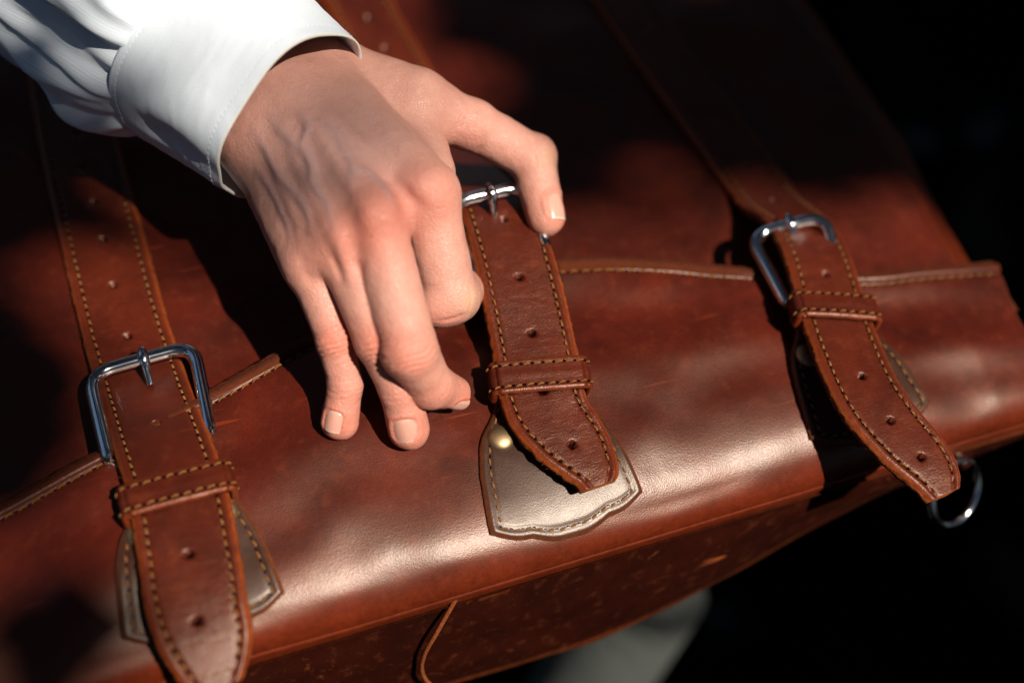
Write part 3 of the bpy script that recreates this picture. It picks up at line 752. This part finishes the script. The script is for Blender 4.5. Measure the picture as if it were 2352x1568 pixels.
# veins
for uv in ([(622, 262), (640, 300), (688, 340), (716, 380), (722, 420), (752, 470), (765, 520)],
           [(690, 262), (706, 292), (697, 330), (712, 366), (722, 410)],
           [(735, 280), (775, 312), (792, 346), (812, 384), (806, 430)],
           [(585, 300), (606, 340), (636, 390), (676, 440), (706, 486), (712, 530)],
           [(812, 384), (850, 400), (880, 430), (905, 470)],
           [(590, 390), (620, 430), (650, 490), (668, 540)]):
    ridge(uv, .78, 1.9, .9)
# extensor tendons
for uv in ([(720, 230), (800, 300), (880, 370), (955, 425)], [(690, 250), (745, 330), (800, 420), (838, 480)],
           [(655, 290), (690, 380), (730, 470), (760, 535)], [(620, 340), (650, 430), (685, 520), (702, 575)]):
    ridge(uv, 1.1, 3.6)
# valleys between the knuckles
for uv, a, wd in (([(800, 470), (808, 540), (812, 600)], -1.6, 5), ([(735, 520), (750, 590), (775, 640)], -1.7, 5), ([(915, 420), (930, 470), (937, 515)], -1.3, 4.5),
                  ([(925, 432), (950, 458), (972, 484)], -.7, 2.2), ([(690, 590), (712, 640), (735, 660)], -.6, 2.5), ([(755, 580), (772, 620), (790, 655)], -.8, 2.0), ([(780, 545), (790, 590), (800, 640)], .7, 2.6)):
    ridge(uv, a, wd)
# finger wrinkles
def wrinkle(c, ax, n, amp, per, win, off=0., side=12.):
    global disp
    q = HV-c; s = q@ax; lat = q-s[:, None]*ax; dl = np.linalg.norm(lat-n*np.clip(lat@n, 0, None)[:, None], axis=1)
    up = sstep(-.05, .6, (HN@n))
    ph = s+off+.5*vnoise(HV, 5., 9)*per
    wv = np.abs(((ph/per) % 1)-.5)*2
    disp -= amp*np.exp(-((wv)/.38)**2)*np.exp(-(s/win)**2)*up*np.exp(-(np.linalg.norm(q, axis=1)/18)**4)*(1+.5*vnoise(HV, 2.5, 10))
def fmask(c, r): return np.exp(-(np.linalg.norm(HV-c, axis=1)/r)**2)
for k in ('pinky', 'ring', 'middle'):
    for i, am, win in ((1, .8, 5.5), (2, .25, 3.2)):
        a, b, c = FP[k][i-1], FP[k][i], FP[k][i+1]; ax = unit(unit(b-a)+unit(c-b)); n = TOC(b); n = unit(n-ax*(n@ax))
        wrinkle(b, ax, n, am, 2.3, win)
        red += (.8 if i == 1 else .45)*fmask(b+n*8, 9)
    red += .75*fmask(FP[k][3], 11)
a, b, c = FP['thumb'][1:4]; ax = unit(unit(b-a)+unit(c-b)); n = unit(unit(b-a)-unit(c-b)); wrinkle(b, ax, n, .4, 2.6, 4.5)
for k, s in (('index', .75), ('middle', 1.0), ('ring', .45), ('pinky', .3)): red += s*.8*fmask(FP[k][0]+TOC(FP[k][0])*11, 15)
red += .5*fmask(FP['thumb'][3], 12)+.35*fmask(FP['thumb'][2], 12)+.4*fmask(hit(1000, 735), 9)+.3*fmask(hit(1062, 330), 14)
blue += .45*fmask(hit(720, 330), 34)+.35*fmask(hit(850, 330), 26)  # broad purplish dulling paints soft shade onto the back of the hand
pale += 1.*fmask(hit(1086, 690), 5.5)+.6*fmask(hit(1258, 360), 6)
ridge([(1078, 655), (1083, 690), (1072, 725)], -.25, .8, fade=True)
ridge([(1008, 738), (1040, 733), (1068, 720)], -.7, 1.0, rd=.5)
# thumb web and joint creases
for uv in ([(1150, 388), (1170, 380), (1190, 372)], [(1098, 350), (1112, 332), (1118, 312)], [(1068, 360), (1082, 340), (1090, 315)], [(1090, 352), (1102, 338), (1108, 322)], [(1218, 318), (1226, 350), (1234, 380)], [(1236, 325), (1244, 352), (1252, 380)]):
    ridge(uv, -.45, .9)
for c, ax, n, wd, ln in NAILS:
    q = HV-c; x = q@np.cross(n, ax)/(wd/2); y = q@ax/(ln/2); near = (np.abs(q@n) < 4.5) & (HN@n > .1)
    rho = (np.abs(x)**3+np.abs(np.minimum(y, 0))**3+np.abs(np.maximum(y, 0)*.95)**3)**(1/3)
    disp += near*(.42*np.exp(-((rho-1.14)/.12)**2)*sstep(1.0, .5, y)-.35*sstep(1.0, .9, rho))
    red += near*.35*np.exp(-((rho-1.15)/.2)**2)
disp += .26*vnoise(HV, 9, 51)+.13*vnoise(HV, 3.2, 52)
HV = HV+HN*disp[:, None]
def skin():
    b = NB('skin')
    n1 = b.noise(95, 6, .7); n2 = b.noise(420, 3, .6); n3 = b.noise(1500, 2)
    c = b.mix(n1, (.47, .205, .155), (.64, .345, .27))
    c = b.mix(b.math('MULTIPLY', b.attr('red'), .9), c, (.60, .165, .105))
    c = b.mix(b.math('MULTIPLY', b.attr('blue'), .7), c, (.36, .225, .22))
    c = b.mix(b.math('MULTIPLY', b.attr('pale'), .6), c, (.62, .40, .24))
    c = b.mix(b.math('MULTIPLY', b.ramp(n2, [(.52, (0, 0, 0)), (.75, (1, 1, 1))]), .3), c, (.50, .19, .13))
    vo = b.n('ShaderNodeTexVoronoi', i_Scale=75.); b.l(b.co, vo.inputs['Vector'])
    mole = b.ramp(vo.outputs['Distance'], [(.035, (1, 1, 1)), (.06, (0, 0, 0))])
    c = b.mix(b.math('MULTIPLY', mole, .35), c, (.22, .08, .045))
    v1 = b.n('ShaderNodeTexVoronoi', i_Scale=820., feature='DISTANCE_TO_EDGE'); b.l(b.mapping((1, 1.5, 1), (.2, .1, .6)), v1.inputs['Vector'])
    g = b.math('MINIMUM', v1.outputs['Distance'], .16)
    c = b.mix(b.ramp(g, [(.0, (.14,)*3), (.09, (0,)*3)]), c, (.36, .12, .08))
    nrm = b.bump(g, .58, .0012); nrm = b.bump(b.noise(700, 4, .6), .28, .0010, nrm)
    r = b.math('ADD', b.math('MULTIPLY', n2, .2), .32)
    return b.set(Base_Color=c, Roughness=r, Specular_IOR_Level=.45, Subsurface_Weight=.15, Subsurface_Radius=(.003, .0011, .0006), Subsurface_Scale=1., Normal=nrm)
M['skin'] = skin()
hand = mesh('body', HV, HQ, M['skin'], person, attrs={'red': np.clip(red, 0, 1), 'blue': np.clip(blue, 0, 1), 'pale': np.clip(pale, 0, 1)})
# --- nails
def nail_mat():
    b = NB('fingernail')
    t = b.attr('tip')
    c = b.mix(b.noise(300, 2), (.58, .275, .21), (.62, .32, .25))
    c = b.mix(t, c, (.66, .47, .37))
    c = b.mix(b.math('MULTIPLY', b.attr('lunula'), .5), c, (.63, .38, .31))
    return b.set(Base_Color=c, Roughness=.25, Specular_IOR_Level=.5, Subsurface_Weight=.2, Subsurface_Radius=(.002, .0008, .0004), Subsurface_Scale=1.,
                 Normal=b.bump(b.noise(500, 2), .06, .0005))
M['nail'] = nail_mat()
def nail(c, ax, n, wd, ln, curve=.52):
    n = unit(n-ax*(n@ax)*0); ax = unit(ax-n*(ax@n)); sd = np.cross(n, ax)
    k = 25; g = np.linspace(-1, 1, k); Uu, Vv = np.meshgrid(g, g, indexing='ij')
    # rounded-square outline: straight sides, round cuticle, gently curved free edge
    xx = Uu*np.sqrt(1-np.where(Vv < 0, .42, .16)*Vv**2)*wd/2
    yy = Vv*ln/2*np.sqrt(1-np.where(Vv < 0, .42, .22)*Uu**2)
    h = -(xx**2)/(2*wd*curve)-(yy**2)/(2*26)
    e = np.maximum(np.abs(Uu), np.where(Vv < 0, -Vv, 0)); edge = np.clip((e-.82)/.18, 0, 1)
    h = h+.3-.75*edge**2
    P = c+sd*xx[..., None]+ax*yy[..., None]+n*h[..., None]
    low = P-n*.6
    V = np.vstack([P.reshape(-1, 3), low.reshape(-1, 3)]); f = grid_faces(k, k); f2 = f[:, ::-1]+k*k
    idx = np.arange(k*k).reshape(k, k); loop = np.r_[idx[:, 0], idx[-1, 1:], idx[-2::-1, -1], idx[0, -2:0:-1]]
    sk = np.stack([loop, loop+k*k, np.roll(loop, -1)+k*k, np.roll(loop, -1)], 1)
    tip = sstep(.84, .92, Vv); lun = sstep(-.45, -.75, Vv+.5*Uu**2)
    return mesh('fingernail', V, np.vstack([f, f2, sk]), M['nail'], person, attrs={'tip': np.r_[tip.ravel(), tip.ravel()], 'lunula': np.r_[lun.ravel(), lun.ravel()]})
for fr_ in NAILS: nail(*fr_)


# ------------------------------------------------------------------ shirt cuff and sleeve (clothing of the person)
EW = -R_*.64-U_*.77; EW = unit(EW-AX*(EW@AX)); EN = np.cross(AX, EW)
if EN@B_ < 0: EN = -EN
def cloth(name, edge=False):
    b = NB(name)
    st = b.attr('stripe')
    fine = b.math('SINE', b.math('MULTIPLY', st, 2*math.pi/1.0))
    grp = b.ramp(b.math('ADD', b.math('MULTIPLY', b.math('SINE', b.math('MULTIPLY', st, 2*math.pi/4.1)), .5), .5), [(.45, (0, 0, 0)), (.75, (1, 1, 1))])
    lines = b.math('MULTIPLY', fine, grp)
    c = b.mix(b.math('ADD', b.math('MULTIPLY', lines, .35), .35), (.74, .80, .87), (.63, .69, .78))
    c = b.mix(b.math('MULTIPLY', b.attr('hem_glow'), .8), c, (.66, .52, .30))  # warm mix imitates light passing through the cloth at the cuff's rim
    weave = b.noise(1, 2, .5, b.mapping((1900, 1900, 1900)))
    nrm = b.bump(lines, .13, .0004); nrm = b.bump(weave, .25, .0005, nrm)
    nrm = b.bump(b.noise(55, 2, .5), .10, .004, nrm)
    return b.set(Base_Color=c, Roughness=.85, Specular_IOR_Level=.2, Sheen_Weight=.15, Subsurface_Weight=.06, Subsurface_Radius=(.003, .003, .003), Subsurface_Scale=1., Normal=nrm)
M['cloth'] = cloth('striped_cotton')
C1 = at(668, 262, 0); d_ = C1-CAM; C1 = CAM+d_*(508/-(d_@B_))
nph = 220; ph = np.linspace(0, 2*np.pi, nph, endpoint=False)
def ring(c, ax_n, ax_w, a, b, extra=0.):
    cs, sn = np.cos(ph), np.sin(ph)
    # slightly squared ellipse
    k = (np.abs(cs)**2.3+np.abs(sn)**2.3)**(-1/2.3)
    return c+ax_n*((b+extra)*k*cs)[:, None]+ax_w*((a+extra)*k*sn)[:, None]
rows, strp, hem_glow = [], [], []
CUF = 61.
def cuff_dims(s):
    return 39.5+8.*(s/CUF)**1.1, 27.5+8.5*(s/CUF)**.8
def cuff_wob(s):
    w_ = 1.3*np.cos(3*ph+.6+s*.02)+.9*np.cos(5*ph+2.+s*.015)
    dent = -3.0*np.exp(-((ph-1.15)/.22)**2)*np.exp(-((s-30)/20)**2)+2.*np.exp(-((ph-1.45)/.2)**2)*np.exp(-((s-6)/14)**2)
    return w_+dent
inner = [(34, -2.2), (14, -1.9), (4, -1.6), (1.0, -1.4), (.15, -1.0), (0, -.5), (.25, -.05)]
for s, e in inner:
    a, b = cuff_dims(s); rows.append(ring(C1-AX*s, EN, EW, a, b, cuff_wob(s)+e+1.)); strp.append(np.full(nph, s)); hem_glow.append(np.full(nph, .55 if s < .4 else .15))
for s in np.r_[np.linspace(1, 8, 12), np.linspace(9, CUF-6, 50), np.linspace(CUF-5, CUF, 12)]:
    a, b = cuff_dims(s)
    gro = -.13*math.exp(-((s-5.2)/.4)**2)-.2*math.exp(-((s-CUF+4.5)/.5)**2)
    edge = -.6*max(0, (s-CUF+1.2)/1.2)**2
    rows.append(ring(C1-AX*s, EN, EW, a, b, cuff_wob(s)+1.+gro+edge+.12*vnoise(np.stack([ph*20, np.full(nph, s)], -1), 3, 6))); strp.append(np.full(nph, s)); hem_glow.append(np.zeros(nph))
for s, e in ((CUF+.3, -.6), (CUF+.2, -1.6), (CUF-2, -2.6)):
    a, b = cuff_dims(CUF); rows.append(ring(C1-AX*s, EN, EW, a, b, cuff_wob(CUF)+e+1)); strp.append(np.full(nph, s)); hem_glow.append(np.zeros(nph))
V = np.array(rows)
cuff = mesh('shirt_cuff', V.reshape(-1, 3), grid_faces(len(rows), nph, cv=True)[:, ::-1], M['cloth'], person, attrs={'stripe': np.array(strp), 'hem_glow': np.array(hem_glow)})
M['white_thread'] = NB('white_thread').set(Base_Color=(.74, .76, .80), Roughness=.6)
for s_ in (5.2, CUF-4.5):
    a, b = cuff_dims(s_); q = np.vstack([ring(C1-AX*s_, EN, EW, a, b, cuff_wob(s_)+1.)]*1); c_ = C1-AX*s_
    stitches('stitching', np.vstack([q, q[:1]]), unit(np.vstack([q, q[:1]])-c_), cuff, 1.7, .8, .09, .05, M['white_thread'], False)
# sleeve: gathered into the cuff with pleats, drooping below
rows, strp = [], []
S0 = C1-AX*(CUF-4)
AX2 = unit(R_*.70*.95-U_*.70*.95+B_*.30)
for k, t in enumerate(np.linspace(0, 210, 170)):
    g = sstep(0, 26, t); dirn = unit(AX*(1-g)+AX2*g)
    if k == 0: c = S0.copy()
    else: c = c-dirn*(210/169)
    ew = unit(EW-dirn*(EW@dirn)); en = np.cross(dirn, ew); en = en if en@B_ > 0 else -en
    grow = 1-math.exp(-t/9.)
    a = 44+9*grow+13*sstep(15, 90, t)+2*math.sin(t/30.); b = 32.5+7.5*grow
    fold = 7.5*sstep(.52+.0008*t, .44+.0008*t, ph)*sstep(-0.2, .25, ph)*grow                      # raised pleat edge on the near side
    fold = fold+(-4.2*np.exp(-((ph-.80)/.18)**2)+4.2*np.exp(-np.abs((ph-1.10-.0006*t)/.07)**1.3)-3.2*np.exp(-((ph-1.35)/.14)**2))*grow*(.6+.4*math.sin(t/22+1))
    fold = fold+11.0*np.exp(-((ph-1.62)/.38)**2)*math.exp(-((t-24)/20)**2)
    gath = (1.6*np.cos(26*ph+.8*np.sin(3*ph))+1.2*np.cos(17*ph+1))*math.exp(-t/11.)*min(1, t/3.)
    wr_ = 2.4*(1-2*np.abs(vnoise(np.stack([ph*7+.02*t, np.full(nph, t/40.)], -1), 1.3, 18)))+1.2*vnoise(np.stack([ph*9, np.full(nph, t/26.)], -1), 1.4, 15)+.7*vnoise(np.stack([ph*20, np.full(nph, t/10.)], -1), 1.5, 16)
    rows.append(ring(c, en, ew, a, b, fold+gath+wr_*grow)); strp.append(ph*46.)
V = np.array(rows)
mesh('shirt_sleeve', V.reshape(-1, 3), grid_faces(len(rows), nph, cv=True)[:, ::-1], M['cloth'], person, attrs={'stripe': np.array(strp), 'hem_glow': np.zeros(V.shape[:2])})

rng = np.random.default_rng(5)
# ------------------------------------------------------------------ post under the bag, and an added unseen tree whose leaves shape its light
def post_mat():
    b = NB('pale_post')
    c = b.mix(b.noise(20, 4), (.04, .045, .042), (.068, .074, .068))
    return b.set(Base_Color=c, Roughness=.8, Normal=b.bump(b.noise(90, 4), .4, .004))
p0, p1 = at(1500, 1330, -330), at(1150, 1900, -600)
pth = np.linspace(0, 1, 12)[:, None]*(p1-p0)+p0
v, f = tube(pth, np.linspace(41, 40, 12), 24)
tag(mesh('support_post', v, f, post_mat(), None), 'blurred pale grey post sloping down from beneath the bag', 'post')
def leaf_mat():
    b = NB('leaf')
    c = b.mix(b.noise(3, 2), (.018, .042, .012), (.045, .085, .022))
    return b.set(Base_Color=c, Roughness=.55)
def leaves(C, S, n, spread=1.):
    """C centres, S sizes: pointed leaf blades folded along the midrib"""
    k = len(C); nrm = unit(n+spread*rng.normal(size=(k, 3))); a = unit(np.cross(nrm, rng.normal(size=(k, 3)))); b = np.cross(nrm, a)
    L = S[:, None]; pts = []
    for u, v_, h in ((-.5, 0, 0), (-.1, .27, .06), (.22, .22, .05), (.55, 0, -.06), (.22, -.22, .05), (-.1, -.27, .06)):
        pts.append(C+L*(a*u+b*v_+nrm*h))
    V = np.stack(pts, 1).reshape(-1, 3); i = np.arange(k)[:, None]*6
    return V, np.vstack([i+np.array([0, 1, 2, 3]), i+np.array([0, 3, 4, 5])])
E1 = unit(np.cross(SUN, [0, 0, 1])); E2 = np.cross(SUN, E1)
Cs, Ss = [], []
# leaf clusters put sunward to shade chosen parts of bag and hand (centre on the bag, radii in mm across the light)
SHADE = [(1750, 60, 0, 120, 90, 2.6, 3600), (2200, 120, 0, 80, 65, 2.2, 3600), (1250, 20, 0, 85, 65, 2.6, 3600), (1860, 330, 0, 30, 34, 1.6, 3600), (10, 600, 0, 38, 115, 2.4, 3600), (60, 330, 0, 45, 45, 2.2, 3600), (30, 950, 4, 30, 40, 1.6, 3600),
         (40, 1490, 15, 60, 28, 2.2, 3600), (640, 1110, 20, 32, 9, 1.3, 3600), (1590, 830, 22, 60, 12, .9, 6500), (290, 1110, 34, 15, 7, 1.6, 1700), (605, 520, 74, 9, 20, .9, 4200), (2330, 330, 0, 60, 60, 2., 3600), (1480, 220, 0, 95, 62, 1.5, 4800), (770, 320, 90, 42, 26, .5, 9000), (2160, 300, 0, 45, 40, 1.6, 3600)]
LIT = [(880, 60, 4, 34), (960, 200, 4, 30), (255, 590, 4, 26), (700, 30, 95, 40), (600, 120, 100, 45), (500, 260, 95, 40), (470, 60, 100, 40), (2250, 850, 10, 60), (2050, 560, 2, 40), (320, 760, 4, 30), (340, 900, 8, 34), (560, 690, 2, 24), (900, 980, 25, 40), (760, 960, 25, 30), (250, 1290, 20, 20), (640, 60, 100, 45), (520, 200, 100, 38), (420, 120, 100, 30), (950, 600, 70, 36), (1150, 330, 60, 40), (420, 1350, 28, 36), (1300, 1000, 30, 55), (2000, 1000, 30, 70), (2120, 560, 2, 30), (1000, 1300, 15, 40), (380, 1000, 20, 36)]
for u, v_, z, ra, rb, dn, T_ in SHADE:
    area = math.pi*ra*rb; k = int(area/1500*dn)+2
    r = np.sqrt(rng.random(k)); t = rng.random(k)*2*np.pi
    c = at(u, v_, z)+E1*(r*np.cos(t)*ra)[:, None]+E2*(r*np.sin(t)*rb)[:, None]+SUN*(T_+600*rng.random(k))[:, None]
    ok = np.ones(k, bool)
    for lu, lv, lz, lr in LIT:
        q = c-at(lu, lv, lz); ok &= np.linalg.norm(q-np.outer(q@SUN, SUN), axis=1) > lr
    if T_ > 8000: ok[:] = True
    c = c[ok]; Cs.append(c); Ss.append(rng.uniform(65, 100, len(c)))
nsh = sum(len(c) for c in Cs)
# rest of the added crown: a dome cutting sky light, open towards the sun, with gaps
k = 15000
d = unit(rng.normal(size=(k, 3))); d[:, 2] = np.abs(d[:, 2])*1.05-.02; d = unit(d)
rad = rng.uniform(3400, 4400, k); c = d*rad[:, None]
off = c-np.outer(c@SUN, SUN); hole = (np.linalg.norm(off-np.outer(np.clip(off@E1, -120, 120), E1), axis=1) < 420) & (d@SUN > 0)
gap = vnoise(d, .33, 61)+.5*vnoise(d, .14, 62) > .72
gap |= (d@unit(np.array([-.69, .43, .58])) > .93)  # opening cut so the buckles mirror sky and the cuff catches blue fill
keep = ~hole & ~gap & (np.linalg.norm(c-CAM, axis=1) > 1500)
Cs.append(c[keep]); Ss.append(rng.uniform(170, 300, keep.sum()))
C_ = np.vstack(Cs); S_ = np.concatenate(Ss)
nn = np.vstack([np.repeat(SUN[None], nsh, 0), unit(C_[nsh:])])
tree = empty('added_shade_tree', (3900, -3300, GZ)); tag(tree, 'unseen leafy tree added to shade the bag and cut sky light', 'tree')
V, F = leaves(C_, S_, nn, .55)
cr = mesh('crown', V, F, leaf_mat(), tree, smooth=False); tag(cr, kind='stuff')
bk = NB('bark'); bark = bk.set(Base_Color=bk.mix(bk.noise(30, 5), (.05, .035, .025), (.13, .10, .075)), Roughness=.9, Normal=bk.bump(bk.noise(40, 5, .7, bk.mapping((6, 6, 1))), .8, .03))
_, tp = spline([(3900, -3300, GZ), (3860, -3280, 300), (3780, -3200, 1500), (3600, -3050, 2600)], n=30)
v, f = tube(tp, np.linspace(190, 110, 30), 16, (1, 0, 0)); mesh('trunk', v, f, bark, tree)
for q in ([1500, -1700, 3350], [3300, 200, 3000], [-500, -3300, 2700], [600, 1200, 3700], [-2300, -900, 3100]):
    q = np.array(q, float); st = np.array([3650, -3090, 2400.])
    _, tp = spline([st, st*.65+q*.35+[0, 0, 420], st*.25+q*.75+[0, 0, 300], q], n=30); v, f = tube(tp, np.linspace(70, 14, 30), 10, (.3, .2, 1)); mesh('branch', v, f, bark, tree)
